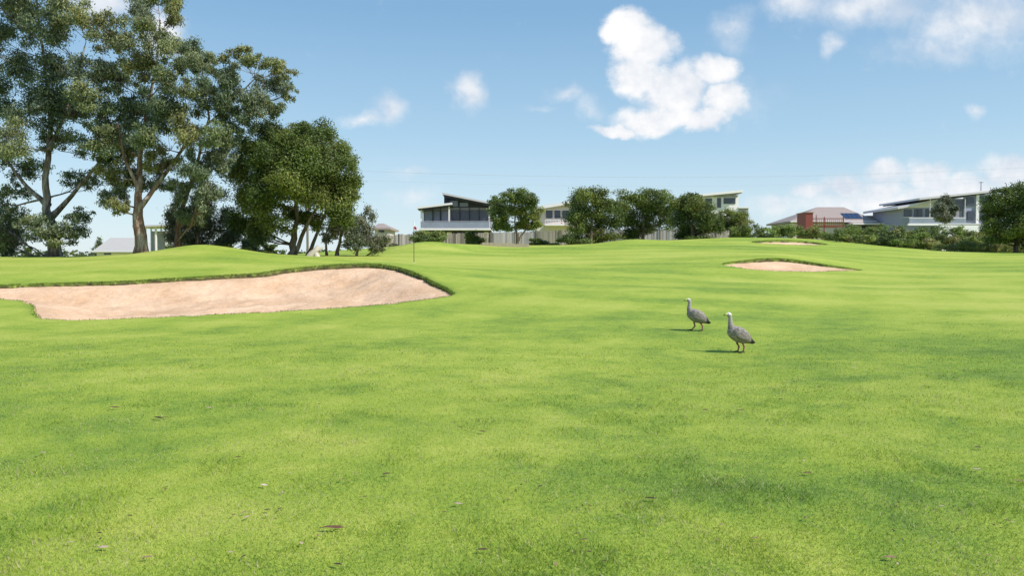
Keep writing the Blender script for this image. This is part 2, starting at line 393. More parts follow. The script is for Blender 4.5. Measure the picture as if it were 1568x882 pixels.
tree('eucalyptus_tree',47,[[(84,388,0,.40),(82,355,0,.32),(72,320,0,.28),(70,270,0,.22),(78,190,.5,.16),(70,110,.5,.11),(60,40,.5,.07),(50,-60,.5,.04)],
 [(76,335,0,.20),(110,300,-.5,.12),(150,250,-.5,.08),(175,200,-1,.05)],[(73,315,0,.18),(40,285,.3,.11),(5,240,.5,.08),(-40,180,.5,.05)],[(75,230,0,.13),(110,150,.6,.08),(130,70,.8,.05)]],
 [(30,20,60,40),(80,45,45,35),(-30,60,50,45),(-40,-30,70,50),(60,-50,70,50),(130,-30,50,35),(100,100,42,34),(40,105,52,40),(-20,140,55,44),(165,105,44,32),(150,140,52,34),(120,170,48,32),(5,60,50,40),(115,10,45,35),(85,145,50,35),
 (60,180,45,32),(10,210,50,34),(-50,230,55,40),(170,165,42,30),(140,215,48,30),(90,220,44,26),(30,250,42,26),(-30,300,50,34),(125,275,34,20),(60,350,36,24,-1),(112,347,36,24,-1),(85,362,34,16,-1),(125,330,24,16,-1),(10,345,34,32,1),(-20,330,40,40,1),(165,245,28,22),(20,155,50,35),(10,290,34,20),(175,195,36,28),(45,340,20,14,-1),(-10,365,36,22,1)],
 130000,.19,.065,PAL_E,bk_e,1.0,seed=3,nsub=15,subr=.38)
tree('eucalyptus_tree',45,[[(216,386,0,.36),(214,345,0,.31),(212,300,0,.25),(214,240,.4,.17),(225,170,.4,.12),(240,100,.4,.08),(245,30,.4,.05)],
 [(213,320,0,.15),(250,270,.6,.11),(290,215,.8,.09),(340,170,1,.06),(390,120,1,.04)],[(270,386,2,.18),(275,330,2,.14),(300,260,1.5,.11),(320,180,1.5,.08),(310,110,1,.05)],[(213,290,0,.11),(190,240,-.4,.08),(180,190,-.5,.05)]],
 [(240,-10,50,30),(262,20,26,24),(235,60,40,32),(215,25,34,28),(285,75,32,24),(215,110,38,30),(180,60,36,30),(310,92,40,28),(345,118,36,28),(395,95,32,18),(428,105,24,16),(415,128,34,22),(443,140,16,16),(385,155,38,28),(418,165,26,18),(350,165,34,28),(300,150,40,30),(255,150,42,32),(205,165,40,30),
 (235,205,42,30),(290,205,40,30),(335,205,36,28),(365,190,28,22),(195,225,40,30),(250,250,42,30),(300,255,38,30),(180,270,36,26),(215,275,34,22),(270,295,38,26),(325,250,30,30),(160,215,30,26),(320,300,28,26),(365,85,28,16),(150,40,34,30),(172,300,28,20),(265,105,36,28),(330,140,36,26),(165,110,34,30),(235,170,40,30),(340,235,28,26),(290,330,30,22,1.5),(180,315,22,16)],
 140000,.18,.06,PAL_E,bk_r,1.1,seed=12,nsub=14,subr=.38)
tree('paperbark_tree',52,[[(300,386,0,.16),(302,350,0,.12),(310,310,0,.07)],[(280,386,0,.1),(275,340,0,.07),(268,320,0,.04)]],
 [(290,320,34,26),(320,300,28,24),(275,335,24,24),(330,340,30,26),(300,355,36,22),(275,362,22,18),(335,368,24,18),(360,360,24,22),(380,372,24,14)],28000,.16,.07,PAL_G,bk_d,.4,seed=5,nsub=9,subr=.6)
tree('moonah_tree',48,[[(447,388,0,.26),(450,365,0,.2),(455,335,0,.16),(452,290,0,.12),(455,250,0,.07)],[(449,375,0,.15),(470,345,-.3,.11),(490,310,-.5,.07)],[(470,390,1.2,.14),(485,360,1,.1),(500,320,.8,.07)]],
 [(400,215,36,26),(440,208,36,24),(480,215,36,27),(515,230,32,30),(530,262,27,32),(385,245,32,30),(420,245,40,32,-2.2),(465,250,42,34,-2.4),(505,262,38,34,-2),(375,285,30,32),(405,290,38,32,-2),(450,290,42,32,-2.4),(495,298,40,32,-1.8),(532,298,25,28),(380,325,30,28),(415,330,36,26,-1.2),(515,325,30,22),(536,285,20,24),(368,262,22,26),(370,350,26,20),(395,350,22,18),(480,335,26,18,1),(455,225,34,26,-1.5),(430,205,34,22),(400,362,24,16),(450,325,32,18,.8),(430,265,34,28,1.5),(480,275,36,30,1.5),(500,240,34,28,.5),(470,205,34,20),(515,290,34,28,.8)],
 140000,.14,.075,PAL_D,bk_d,0.2,seed=8,nsub=14,subr=.48,shell=.45)
tree('tea_tree',50,[[(515,388,0,.13),(522,362,0,.09),(530,340,0,.05)],[(500,388,0,.09),(498,360,0,.06),(505,345,0,.04)],[(545,388,0,.09),(552,365,0,.06)]],
 [(535,335,24,18),(560,335,16,20),(520,355,24,16),(552,355,24,18),(570,368,24,16),(540,372,24,14),(505,365,16,12),(575,380,14,8)],20000,.14,.06,PAL_G,bk_r,.4,seed=15,nsub=9,subr=.55)
tree('small_gum_tree',68,[[(792,378,0,.14),(792,360,0,.11),(788,340,0,.08),(790,320,0,.05)],[(794,368,0,.09),(806,350,0,.07),(812,330,0,.04)]],
 [(790,300,24,14),(765,312,18,16),(815,308,18,16),(785,325,28,18),(812,330,20,16),(762,335,16,14),(822,345,12,10),(775,346,20,10),(800,345,20,10),(756,322,9,9)],30000,.17,.08,PAL_B[:3],bk_d,.5,seed=21,nsub=12,subr=.48)
dn=dict(nsub=13,subr=.55,shell=.5)
tree('coastal_wattle_tree',70,[[(905,380,0,.16),(905,350,0,.12),(908,325,0,.07)]],
 [(905,302,26,14),(882,315,22,18),(927,312,24,18),(900,330,32,20),(877,342,18,20),(930,338,28,20),(895,357,30,16),(925,362,26,14),(888,298,16,9),(905,372,34,10)],34000,.17,.085,PAL_D,bk_d,.2,seed=31,**dn)
tree('coastal_wattle_tree',74,[[(985,380,0,.16),(985,350,0,.12),(985,325,0,.07)]],
 [(965,303,26,13),(995,302,26,13),(950,318,24,18),(985,322,30,20),(1015,312,26,18),(960,340,28,18),(1000,345,30,18),(1020,302,18,10),(1025,330,24,18),(975,357,30,12)],34000,.17,.085,PAL_B[:3],bk_d,.2,seed=32,**dn)
tree('coastal_wattle_tree',69,[[(1060,378,0,.16),(1060,350,0,.12),(1060,335,0,.07)]],
 [(1045,309,24,15),(1070,316,24,17),(1083,332,18,17),(1055,335,30,20),(1078,350,22,15),(1050,356,26,14),(1096,345,14,14),(1062,302,14,9),(1062,368,30,9)],32000,.17,.085,PAL_D,bk_d,.2,seed=33,**dn)
tree('coastal_wattle_tree',76,[[(1118,370,0,.12),(1118,345,0,.07)]],
 [(1110,330,18,11),(1130,335,18,13),(1142,346,16,11),(1118,345,20,12),(1138,358,18,8)],13000,.17,.085,PAL_B,bk_d,.2,seed=34,**dn)
tree('banksia_tree',58,[[(1556,388,0,.18),(1556,370,0,.14),(1552,345,0,.09),(1560,320,0,.06)],[(1570,388,0,.12),(1580,350,0,.07)]],
 [(1560,298,30,16),(1530,308,26,17),(1515,328,20,17),(1590,296,36,22),(1545,330,32,22),(1580,330,36,26),(1610,320,32,28),(1518,348,18,13),(1560,352,32,16),(1600,355,32,22),(1540,294,18,10),(1535,362,26,14),(1575,366,26,14)],52000,.155,.08,PAL_D,bk_d,.2,seed=41,**dn)
tree('young_gum_tree',90,[[(1447,352,0,.10),(1447,335,0,.07),(1446,315,0,.05)]],
 [(1446,308,11,10),(1438,322,12,10),(1455,320,11,11),(1447,335,15,10)],9000,.22,.1,PAL_G,bk_e,.6,seed=42,nsub=7,subr=.6)
# shrubs
def shrub(name,D,blobs,n,pal,L=.15,wd=.08,seed=1,sub=7):
    random.seed(seed);root=empty(name,(PX(blobs[0][0],D),D,H1(PX(blobs[0][0],D),D)));off=Vector(root.location)
    cent=[];rad=[];cc=[];V=[];Fc=[];px=D/F
    for bl in blobs:
        u,v,ru,rv=bl[:4];D2=D+(bl[4] if len(bl)>4 else random.uniform(-1,1))
        C0=Vector(P(u,v,D2))-off;R=(ru*px,ru*px*.8,rv*px);base=random.choice(pal)
        gz=H1(C0.x+off.x,C0.y+off.y)-off.z
        for q in range(5):
            a=random.uniform(0,6.28);limb(V,Fc,(C0.x+math.cos(a)*.1,C0.y+math.sin(a)*.1,gz-.1),C0+Vector((math.cos(a)*R[0]*.7,math.sin(a)*R[1]*.7,R[2]*random.uniform(0,.7))),.03,.008,4,n=3)
        zb=C0.z-R[2]
        lay=max(0,int((zb-gz)/(R[2]*.9)+.5))
        for m_ in range(lay+1):
            cz_=C0.z-m_*R[2]*.9
            for k in range(sub):
                d3=Vector([random.gauss(0,1) for _ in range(3)]).normalized()*random.uniform(.3,.9);f=random.uniform(.7,1.3)
                cent.append((C0.x+d3.x*R[0],C0.y+d3.y*R[1],max(gz+.1,cz_+d3.z*R[2])));sr=random.uniform(.35,.65)
                rad.append((R[0]*sr,R[1]*sr,R[2]*sr));cc.append(tuple(x*f for x in base))
    py_mesh('stems',V,Fc,bk_d,False,root)
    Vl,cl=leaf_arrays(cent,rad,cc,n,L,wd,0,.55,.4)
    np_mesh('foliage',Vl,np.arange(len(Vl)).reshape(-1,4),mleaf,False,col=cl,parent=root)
YG=[(.27,.31,.09),(.36,.34,.13),(.22,.29,.07)]
random.seed(99)
row=[];u=1128
while u<1570:
    top=345+ (3 if u>1250 else 0)+(2 if u>1430 else 0)+random.uniform(-5,4);rv=random.uniform(6,10);ru=random.uniform(10,19)
    row.append((u,top+rv,ru,rv));u+=ru*.95
shrub('shrub_hedge',72,row,80000,PAL_B+YG[2:],seed=51)
row=[(u,363+(u-1280)*.03+random.uniform(-4,3),random.uniform(10,18),random.uniform(5,9)) for u in range(1270,1640,14)]
shrub('shrub_hedge',65,row,50000,PAL_B+YG,seed=52)
row=[(u,376+random.uniform(-3,3),random.uniform(8,15),random.uniform(4,7)) for u in range(1440,1640,12)]
shrub('dry_grass_clump',61,row,20000,YG,.22,.03,seed=53)
shrub('round_shrub',66,[(657,361,22,9),(645,366,14,8),(670,366,14,8)],12000,PAL_B,seed=54)
shrub('round_shrub',70,[(722,362,11,9),(735,368,9,6)],5000,PAL_D,seed=55)
shrub('round_shrub',70,[(822,371,14,6),(845,376,10,4)],5000,PAL_B,seed=56)
shrub('round_shrub',66,[(868,368,16,8),(885,372,18,7)],8000,PAL_D,seed=57)
shrub('round_shrub',60,[(585,372,14,9),(600,378,8,5)],5000,PAL_G,seed=58)
shrub('distant_treeline',150,[(u,388+random.uniform(-3,2),9,5) for u in range(-250,600,12)],14000,PAL_D,.5,.3,seed=59)
shrub('cypress_shrub',90,[(45,383,8,8),(40,380,5,6)],2500,PAL_D,seed=60)
shrub('cypress_shrub',90,[(152,370,8,7),(150,380,9,8)],2500,PAL_D,seed=61)
shrub('understorey_shrub',55,[(345,372,16,10),(380,376,16,8),(410,378,14,7),(288,372,14,10),(268,380,12,7)],12000,PAL_D,seed=62)
shrub('understorey_shrub',50,[(0,350,24,22),(20,340,16,18),(-40,350,30,22)],14000,PAL_E,seed=63)
# ------------------------------------------------------------ buildings
def mk_box(name,x0,x1,y0,y1,z0,z1,mat,par):
    o=Vector(par.location)
    vs=[(x,y,z) for z in(z0,z1) for y in(y0,y1) for x in(x0,x1)]
    return py_mesh(name,[Vector(v)-o for v in vs],[(0,2,3,1),(4,5,7,6),(0,1,5,4),(2,6,7,3),(0,4,6,2),(1,3,7,5)],mat,False,par)
def slab(name,p0,p1,D0,D1,th,mat,par,side=0):
    o=Vector(par.location);a=Vector(P(*p0,D0));b=Vector(P(*p1,D0));dy=D1-D0
    top=[a,b,b+Vector((0,dy,side)),a+Vector((0,dy,side))]
    vs=[v-o for v in top]+[v-o-Vector((0,0,th)) for v in top]
    return py_mesh(name,vs,[(0,1,2,3),(7,6,5,4),(0,4,5,1),(1,5,6,2),(2,6,7,3),(3,7,4,0)],mat,False,par)
class HB:
    def __init__(s,name,u,D):
        s.D=D;s.r=empty(name,(PX(u,D),D,H1(PX(u,D),D)))
    def box(s,n,u0,u1,v0,v1,m,d0=0,d1=6):
        a=P(u0,v1,s.D);b=P(u1,v0,s.D);return mk_box(n,a[0],b[0],s.D+d0,s.D+d1,a[2],b[2],m,s.r)
    def ground_box(s,n,u0,u1,v0,m,d0=0,d1=6):
        a=P(u0,v0,s.D);b=P(u1,v0,s.D);z=min(H1(a[0],s.D),H1(b[0],s.D))-.8;return mk_box(n,a[0],b[0],s.D+d0,s.D+d1,z,b[2],m,s.r)
white=simple('white_paint',(.85,.79,.81),.5,.04,2);grey=simple('grey_cladding',(.34,.32,.37),.6,.1,2)
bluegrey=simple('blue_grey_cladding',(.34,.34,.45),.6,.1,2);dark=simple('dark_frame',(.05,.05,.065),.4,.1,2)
glass=simple('window_glass',(.05,.055,.085),.08,.35,.8,.6);ltglass=simple('light_screen',(.28,.30,.38),.25,.25,1.2,.5)
cream=simple('cream_wall',(.66,.57,.53),.7,.08,2);tile=simple('roof_tile',(.36,.29,.26),.8,.2,6,bump=.4)
metalroof=simple('metal_roof',(.62,.57,.60),.4,.06,2);tanroof=simple('tan_metal_roof',(.50,.46,.42),.5,.08,2);solar=simple('solar_panel',(.02,.03,.08),.15,.2,3,.6)
red=simple('red_stain_timber',(.24,.06,.05),.6,.2,4);orange=simple('terracotta',(.36,.22,.16),.8,.15,5)
hA=HB('skillion_roof_house',695,88)
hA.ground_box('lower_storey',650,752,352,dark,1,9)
hA.box('deck_slab',643,752,349.5,352.5,white,-.6,8)
hA.box('upper_back_wall',646,751,317,349.5,grey,1.6,8)
for i,(a,b,m) in enumerate([(648,660,ltglass),(662,672,ltglass),(674,686,ltglass),(690,702,glass),(704,717,glass),(719,732,glass),(734,747,glass)]):
    hA.box('window_%d'%i,a,b,322,346,m,1.5,1.59)
for u in(645,661,673,687.5,703,718,733,748.5):hA.box('post',u-.5,u+.5,317,349.5,white if u in(645,687.5,748.5) else dark,1.3,1.45)
for u in(645.5,688,749.5):hA.box('verandah_post',u-.8,u+.8,316,350,white,-.4,-.25)
hA.box('balcony_rail',645,750,338.5,339.3,grey,-.5,-.44);hA.box('balcony_glass',645.5,749.5,340,349,ltglass,-.48,-.46)
hA.box('lintel',643,752,316.5,320,grey,1.35,1.5)
for i in range(10):hA.box('lower_window_%d'%i,655+i*9.5,662+i*9.5,355,364,glass if i%3 else white,.9,.96)
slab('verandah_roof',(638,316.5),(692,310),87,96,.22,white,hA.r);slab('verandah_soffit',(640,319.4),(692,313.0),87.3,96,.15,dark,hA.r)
a=[P(u,v,89.2) for u,v in((680,318),(750,317.2),(750,312.5),(680,299))]
o=Vector(hA.r.location)
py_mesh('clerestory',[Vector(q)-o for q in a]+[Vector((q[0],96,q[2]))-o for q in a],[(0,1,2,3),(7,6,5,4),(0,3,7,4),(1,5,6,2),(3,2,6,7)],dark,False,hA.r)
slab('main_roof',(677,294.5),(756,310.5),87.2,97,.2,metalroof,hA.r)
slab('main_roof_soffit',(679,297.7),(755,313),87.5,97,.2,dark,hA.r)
for a,b in((688,700),(703,716)):hA.box('clerestory_window',a,b,306 if a==688 else 309,315,ltglass,1.1,1.18)
hB=HB('flat_roof_house',850,92)
hB.ground_box('body',822,882,318,cream,0,8);slab('roof',(816,317),(884,305.5),91,101,.35,white,hB.r)
py_mesh('gable_infill',[Vector(P(u,v,92+e))-Vector(hB.r.location) for e in(.02,7.9) for u,v in((822,319),(881,319),(881,309.5),(822,319.2))],[(0,1,2,3),(7,6,5,4),(1,5,6,2),(3,2,6,7)],cream,False,hB.r)
for a,b in((836,846),(849,858),(861,872)):
    hB.box('window',a,b,322,334,glass,-.06,-.01);hB.box('window_head',a-1,b+1,320.5,321.8,white,-.1,-.01)
hB.box('balcony',834,876,337,338,white,-1.3,-1.2);hB.box('balcony_floor',834,876,344,346,white,-1.3,0)
for u in range(834,878,4):hB.box('baluster',u,u+.6,338,344,white,-1.28,-1.22)
hC=HB('modern_white_house',1100,96)
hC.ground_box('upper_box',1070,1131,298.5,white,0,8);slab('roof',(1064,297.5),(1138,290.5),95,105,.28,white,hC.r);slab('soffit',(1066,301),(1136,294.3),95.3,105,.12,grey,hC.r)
for a,b,c,d_ in((1080,1090,304,312),(1098,1104,303,318),(1108,1126,303,312)):hC.box('window',a,b,c,d_,glass,-.08,-.01)
hC.ground_box('side_wing',1131.5,1146,319,grey,0,6);hC.box('wing_trim',1130,1147,317,318.8,white,-.3,6.2)
hC.box('recess',1092,1129,300,301.5,grey,-.12,-.02)
hD=HB('tiled_roof_house',1290,108)
def hip(name,u0,u1,ve,vr,r0,r1,d0,d1,m,par):
    o=Vector(par.location);z0=P(u0,ve,d0)[2];z1=P(u0,vr,(d0+d1)/2)[2];ym=(d0+d1)/2
    vs=[(PX(u0,d0),d0,z0),(PX(u1,d0),d0,z0),(PX(u1,d0),d1,z0),(PX(u0,d0),d1,z0),(PX(r0,ym),ym,z1),(PX(r1,ym),ym,z1)]
    vs+=[(v[0],v[1],v[2]-.22) for v in vs[:4]]
    return py_mesh(name,[Vector(v)-o for v in vs],[(0,1,5,4),(2,3,4,5),(3,0,4),(1,2,5),(0,6,7,1),(1,7,8,2),(2,8,9,3),(3,9,6,0),(9,8,7,6)],m,False,par)
hD.ground_box('walls',1216,1372,341,cream,.6,9.5)
hip('hip_roof',1210,1342,338,317,1250,1290,108,118.5,tile,hD.r);hip('wing_roof',1300,1380,342,330,1325,1350,107,115,tile,hD.r)
hD.box('gutter',1210,1342,338.2,340,white,-.15,-.02)
hD.box('fascia_wing',1300,1380,342.2,344.2,white,-1.2,-1.02)
hD.box('window',1296,1312,344.5,352,glass,.52,.59);hD.box('window',1322,1340,345,352,glass,.52,.59)
for i in range(4):
    o=Vector(hD.r.location);u0=1297+i*7
    vs=[]
    for (uu,s) in((u0,.12),(u0+6.3,.12),(u0+6.3+1.0,.52),(u0+1.0,.52)):
        d0=108+s*5.25;z0=P(0,338,108)[2];z1=P(0,317,113.25)[2];vs.append(Vector((PX(uu,108),d0,z0+(z1-z0)*s+.06))-o)
    py_mesh('solar_panel_%d'%i,vs,[(0,1,2,3)],solar,False,hD.r)
dk=HB('red_timber_deck',1262,98)
dk.ground_box('side_wall',1234,1245,326,red,0,3);dk.box('cap',1233,1246,324.5,325.8,orange,-.1,3.1)
dk.box('floor',1245,1292,345,347,red,0,3);dk.ground_box('post_left',1262,1263.2,332,red,0,.12);dk.ground_box('post_right',1291,1292.4,332,red,0,.12)
dk.box('top_rail',1245,1292,334,335,red,-.03,.06);dk.box('mid_rail',1245,1292,339.5,340.2,red,-.02,.04)
for u in range(1246,1291,3):dk.box('baluster',u,u+.6,335,345,red,0,.04)
dk.box('screen_post',1250,1251,329,345,red,.1,.2)
hE=HB('two_storey_modern_house',1450,102)
hE.ground_box('left_wing',1380,1432,318,bluegrey,0,8);slab('left_roof',(1375,316.5),(1436,304.5),101,111,.3,metalroof,hE.r)
py_mesh('left_infill',[Vector(P(u,v,102+e))-Vector(hE.r.location) for e in(.02,7.9) for u,v in((1380,318.2),(1432,318.2),(1432,308.5),(1380,318.1))],[(0,1,2,3),(7,6,5,4),(1,5,6,2),(3,2,6,7)],white,False,hE.r)
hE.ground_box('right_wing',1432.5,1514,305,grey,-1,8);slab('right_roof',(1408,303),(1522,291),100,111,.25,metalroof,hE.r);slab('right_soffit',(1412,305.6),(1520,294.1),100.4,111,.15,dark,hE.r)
hE.ground_box('cladding_panel',1468,1513,299,bluegrey,-1.25,-1.05)
hE.box('white_pier',1484,1489,298,345,white,-1.5,-1.27);hE.box('white_band',1380,1518,343,346,white,-1.8,-1.52)
for a,b,c,d_ in((1384,1396,321,332),(1400,1412,320,333),(1417,1428,320,333)):hE.box('window',a,b,c,d_,glass,-.08,-.01);hE.box('sill',a-1,b+1,d_+.2,d_+1.2,white,-.15,-.01)
for a,b,c,d_ in((1436,1446,308,324),(1449,1464,308,324),(1471,1482,303,316),(1492,1510,302,312),(1472,1482,324,338),(1492,1510,322,338)):hE.box('window',a,b,c,d_,glass,-1.4,-1.3)
for u in(1413,1434,1466):hE.box('post',u,u+1.2,306,345,white,-1.7,-1.55)
hE.box('balcony_rail',1382,1467,334,335,white,-1.75,-1.68);hE.box('balcony_glass',1382,1466,335.3,343,ltglass,-1.74,-1.72)
V=[];Fc=[];p=Vector(P(1502,292,104))-Vector(hE.r.location);tube(V,Fc,[p,p+Vector((0,0,1.2))],[.05,.04]);tube(V,Fc,[p+Vector((-.3,0,1.1)),p+Vector((.3,0,1.1))],[.03,.03]);py_mesh('antenna',V,Fc,dark,False,hE.r)
lw_=HB('rendered_garden_wall',1470,84);lw_.ground_box('wall',1440,1500,344,white,0,.3);lw_.box('cap',1439,1501,343,343.8,grey,-.04,.34)
hF=HB('cottage',584,98);hF.ground_box('walls',574,594,349,cream,0,6);hip('roof',570,598,349,342,580,588,97.5,105,tile,hF.r);hF.box('window',580,588,351,356,glass,-.06,-.01)
hG=HB('distant_bungalow',180,80);hG.ground_box('walls',148,208,384,white,0,8);hip('roof',143,214,384,364,170,205,79.5,89,tanroof,hG.r)
hG.box('gutter',143,214,384.2,386,white,-.65,-.52);hG.box('window',160,170,386.5,390,glass,-.06,-.01)
hS=HB('open_sided_shelter',230,62)
hS.ground_box('back_wall',209,252,352,bluegrey,2.5,2.7)
for u in(206,222,238,254):
    hS.ground_box('post',u-1.2,u+1.2,346,white,0,.12);hS.ground_box('rear_post',u-.9,u+.9,346,white,2.8,2.92)
slab('roof',(202,345.5),(258,343.5),61.7,65.3,.12,metalroof,hS.r)
# ------------------------------------------------------------ paling fence
mw,t,b=mat_new('weathered_timber',.85,.15);co=t.add('ShaderNodeTexCoord').outputs['Object']
ca=t.add('ShaderNodeAttribute',attribute_name='Col').outputs['Color']
nz=t.noise(t.vm('MULTIPLY',co,(1,1,.12)),18,4,.7).outputs[0]
t.l.new(t.mix(nz,t.mix(1,ca,(.6,.6,.6),'MULTIPLY'),t.mix(1,ca,(1.25,1.25,1.25),'MULTIPLY')),b.inputs['Base Color'])
path=[(575,361,74),(640,358,77),(750,357,79),(820,354,80),(900,352,80),(1040,350,80),(1095,348,81),(1132,344,82)]
V=[];Fc=[];cs=[]
def addbox(x,y,z0,z1,w,dp,dx,dy,c):
    b0=len(V);nx,ny=-dy,dx
    for z in(z0,z1):
        for s,q in((-1,-1),(1,-1),(1,1),(-1,1)):V.append((x+dx*w*s/2+nx*dp*q/2,y+dy*w*s/2+ny*dp*q/2,z));cs.append(c)
    for f in((0,3,2,1),(4,5,6,7),(0,1,5,4),(1,2,6,5),(2,3,7,6),(3,0,4,7)):Fc.append(tuple(b0+i for i in f))
random.seed(5)
for (u0,v0,d0),(u1,v1,d1) in zip(path[:-1],path[1:]):
    a=Vector(P(u0,v0,d0));b_=Vector(P(u1,v1,d1));L=math.hypot(b_.x-a.x,b_.y-a.y);m=int(L/.15);dx=(b_.x-a.x)/L;dy=(b_.y-a.y)/L
    for i in range(m):
        s=(i+.5)/m;x=a.x+(b_.x-a.x)*s;y=a.y+(b_.y-a.y)*s;z=a.z+(b_.z-a.z)*s
        g=random.uniform(.16,.42);c=(g,g*.87,g*.74);addbox(x,y,H1(x,y)-.1,z+random.uniform(-.05,.06),.125,.02,dx,dy,c)
        if i%16==0:addbox(x+dy*.08,y-dx*.08,H1(x,y)-.1,z+.08,.11,.11,dx,dy,(.17,.15,.13))
np_mesh('paling_fence',V,Fc,mw,False,col=np.array(cs))
wl=HB('stone_retaining_wall',775,60)
stn=simple('sandstone',(.42,.35,.26),.85,.25,5,bump=.5)
random.seed(4)
for i in range(13):
    u=738+i*5.6;g=P(u,0,60);zb=H1(g[0],60);mk_box('stone_%d'%i,g[0],g[0]+.265,60,60.35,zb-.15,zb+.25+random.uniform(-.03,.05),stn,wl.r)
random.seed(6)
st_=empty('tree_stump',(PX(483,46),46,H1(PX(483,46),46)))
V=[];Fc=[]
tube(V,Fc,[(-.35,0,-.05),(-.2,0,.15),(0,0,.32),(.1,0,.5),(.15,0,.62)],[.22,.2,.17,.12,.06],9);tube(V,Fc,[(-.1,0,.2),(.25,0,.42),(.45,.1,.55)],[.12,.09,.04],7);tube(V,Fc,[(.1,0,-.05),(.05,0,.15),(0,0,.3)],[.2,.15,.1],7)
py_mesh('bleached_wood',V,Fc,simple('bleached_wood',(.55,.48,.40),.8,.3,6,bump=.4),True,st_)
# ------------------------------------------------------------ golf flag
fx=PX(634,42);fz=H1(fx,42);fl=empty('golf_flag',(fx,42,fz))
V=[];Fc=[];tube(V,Fc,[(0,0,-.1),(0,0,2.12)],[.018,.015],8);py_mesh('pole',V,Fc,simple('pole_paint',(.06,.05,.05),.4),True,fl)
V=[];Fc=[];tube(V,Fc,[(0,0,1.90),(0,0,2.2)],[.028,.026],8);py_mesh('pole_top',V,Fc,white,True,fl)
V=[];Fc=[];ns=10
for i in range(ns+1):
    s=i/ns
    for q in(0,1):V.append((.015+s*.13,.03*math.sin(s*7)*s,1.98-.05*s-q*(.17-.03*s)-.06*s))
for i in range(ns):Fc.append((2*i,2*i+1,2*i+3,2*i+2))
py_mesh('flag_cloth',V,Fc,simple('red_flag',(.36,.03,.04),.7),True,fl)
V=[];Fc=[];tube(V,Fc,[(0,0,-.02),(0,0,.012)],[.075,.075],12);py_mesh('cup_rim',V,Fc,white,False,fl)
# ------------------------------------------------------------ power lines
pr=empty('power_line',(0,110,0))
pl=simple('timber_pole',(.2,.16,.12),.8);wr=simple('wire',(.45,.48,.52),.5)
V=[];Fc=[]
pa=P(470,258,110);pb=P(1760,244,122)
for p in(pa,pb):
    tube(V,Fc,[(p[0],p[1]-110,-1),(p[0],p[1]-110,p[2]+.3)],[.2,.14],8);tube(V,Fc,[(p[0]-.9,p[1]-110,p[2]-.1),(p[0]+.9,p[1]-110,p[2]-.1)],[.07,.07],6)
py_mesh('poles',V,Fc,pl,False,pr);V=[];Fc=[]
for dz,dx in((0,-.8),(0,.8),(-1.3,0)):
    pts=[]
    for i in range(31):
        s=i/30;pts.append((pa[0]+(pb[0]-pa[0])*s+dx,(pa[1]+(pb[1]-pa[1])*s)-110+dx*.4,pa[2]+(pb[2]-pa[2])*s+dz-1.9*4*s*(1-s)))
    tube(V,Fc,pts,[.008]*31,4)
py_mesh('wires',V,Fc,wr,False,pr)
# ------------------------------------------------------------ geese
mgo,t,b=mat_new('goose_plumage',.75,.2);co=t.add('ShaderNodeTexCoord').outputs['Object']
sx=t.add('ShaderNodeSeparateXYZ',ins={0:co});X_,Y_,Z_=sx.outputs
vo=t.add('ShaderNodeTexVoronoi',ins={'Vector':t.vm('MULTIPLY',co,(1,1,1.6)),'Scale':20.});
nz=t.noise(co,30,4,.6).outputs[0]
base=t.mix(nz,(.15,.125,.115),(.31,.27,.245))
onw=t.add('ShaderNodeMapRange',ins={0:X_,1:-.12,2:-.02}).outputs[0]
spot=t.add('ShaderNodeMapRange',ins={0:vo.outputs['Distance'],1:.22,2:.10}).outputs[0]
base=t.mix(t.m('MULTIPLY',t.m('MULTIPLY',spot,onw),.75),base,(.04,.034,.034))
edge=t.add('ShaderNodeMapRange',ins={0:vo.outputs['Distance'],1:.5,2:.8}).outputs[0]
base=t.mix(t.m('MULTIPLY',edge,.5),base,(.46,.42,.38))
head=t.add('ShaderNodeMapRange',ins={0:Z_,1:.46,2:.60}).outputs[0];base=t.mix(t.m('MULTIPLY',head,.65),base,(.42,.385,.35))
crown=t.add('ShaderNodeMapRange',ins={0:Z_,1:.675,2:.70}).outputs[0];base=t.mix(crown,base,(.72,.70,.66))
tail=t.add('ShaderNodeMapRange',ins={0:X_,1:.17,2:.21}).outputs[0];base=t.mix(tail,base,(.03,.028,.03))
t.l.new(base,b.inputs['Base Color']);bp=t.add('ShaderNodeBump',ins={'Height':vo.outputs['Distance'],'Strength':.5,'Distance':.01});t.l.new(bp.outputs[0],b.inputs['Normal'])
beakm=simple('cere_yellow_green',(.42,.46,.12),.5);legm=simple('pink_leg',(.26,.10,.085),.6);footm=simple('black_foot',(.02,.018,.018),.5);eyem=simple('goose_eye',(.03,.01,.005),.2)
def ering(V,Fc,path,seg=16):
    b0=len(V);m=len(path)
    for i,(x,y,z,rz,ry) in enumerate(path):
        p=Vector((x,y,z));a=Vector(path[max(0,i-1)][:3]);c=Vector(path[min(m-1,i+1)][:3]);tg=(c-a).normalized()
        s=Vector((0,1,0));s=(s-tg*s.dot(tg)).normalized();q=tg.cross(s)
        for j in range(seg):
            th=2*math.pi*j/seg;V.append(p+s*math.cos(th)*ry+q*math.sin(th)*rz)
    for i in range(m-1):
        for j in range(seg):
            k=(j+1)%seg;Fc.append((b0+i*seg+j,b0+(i+1)*seg+j,b0+(i+1)*seg+k,b0+i*seg+k))
    Fc.append(tuple(b0+j for j in range(seg)));Fc.append(tuple(b0+(m-1)*seg+j for j in reversed(range(seg))))
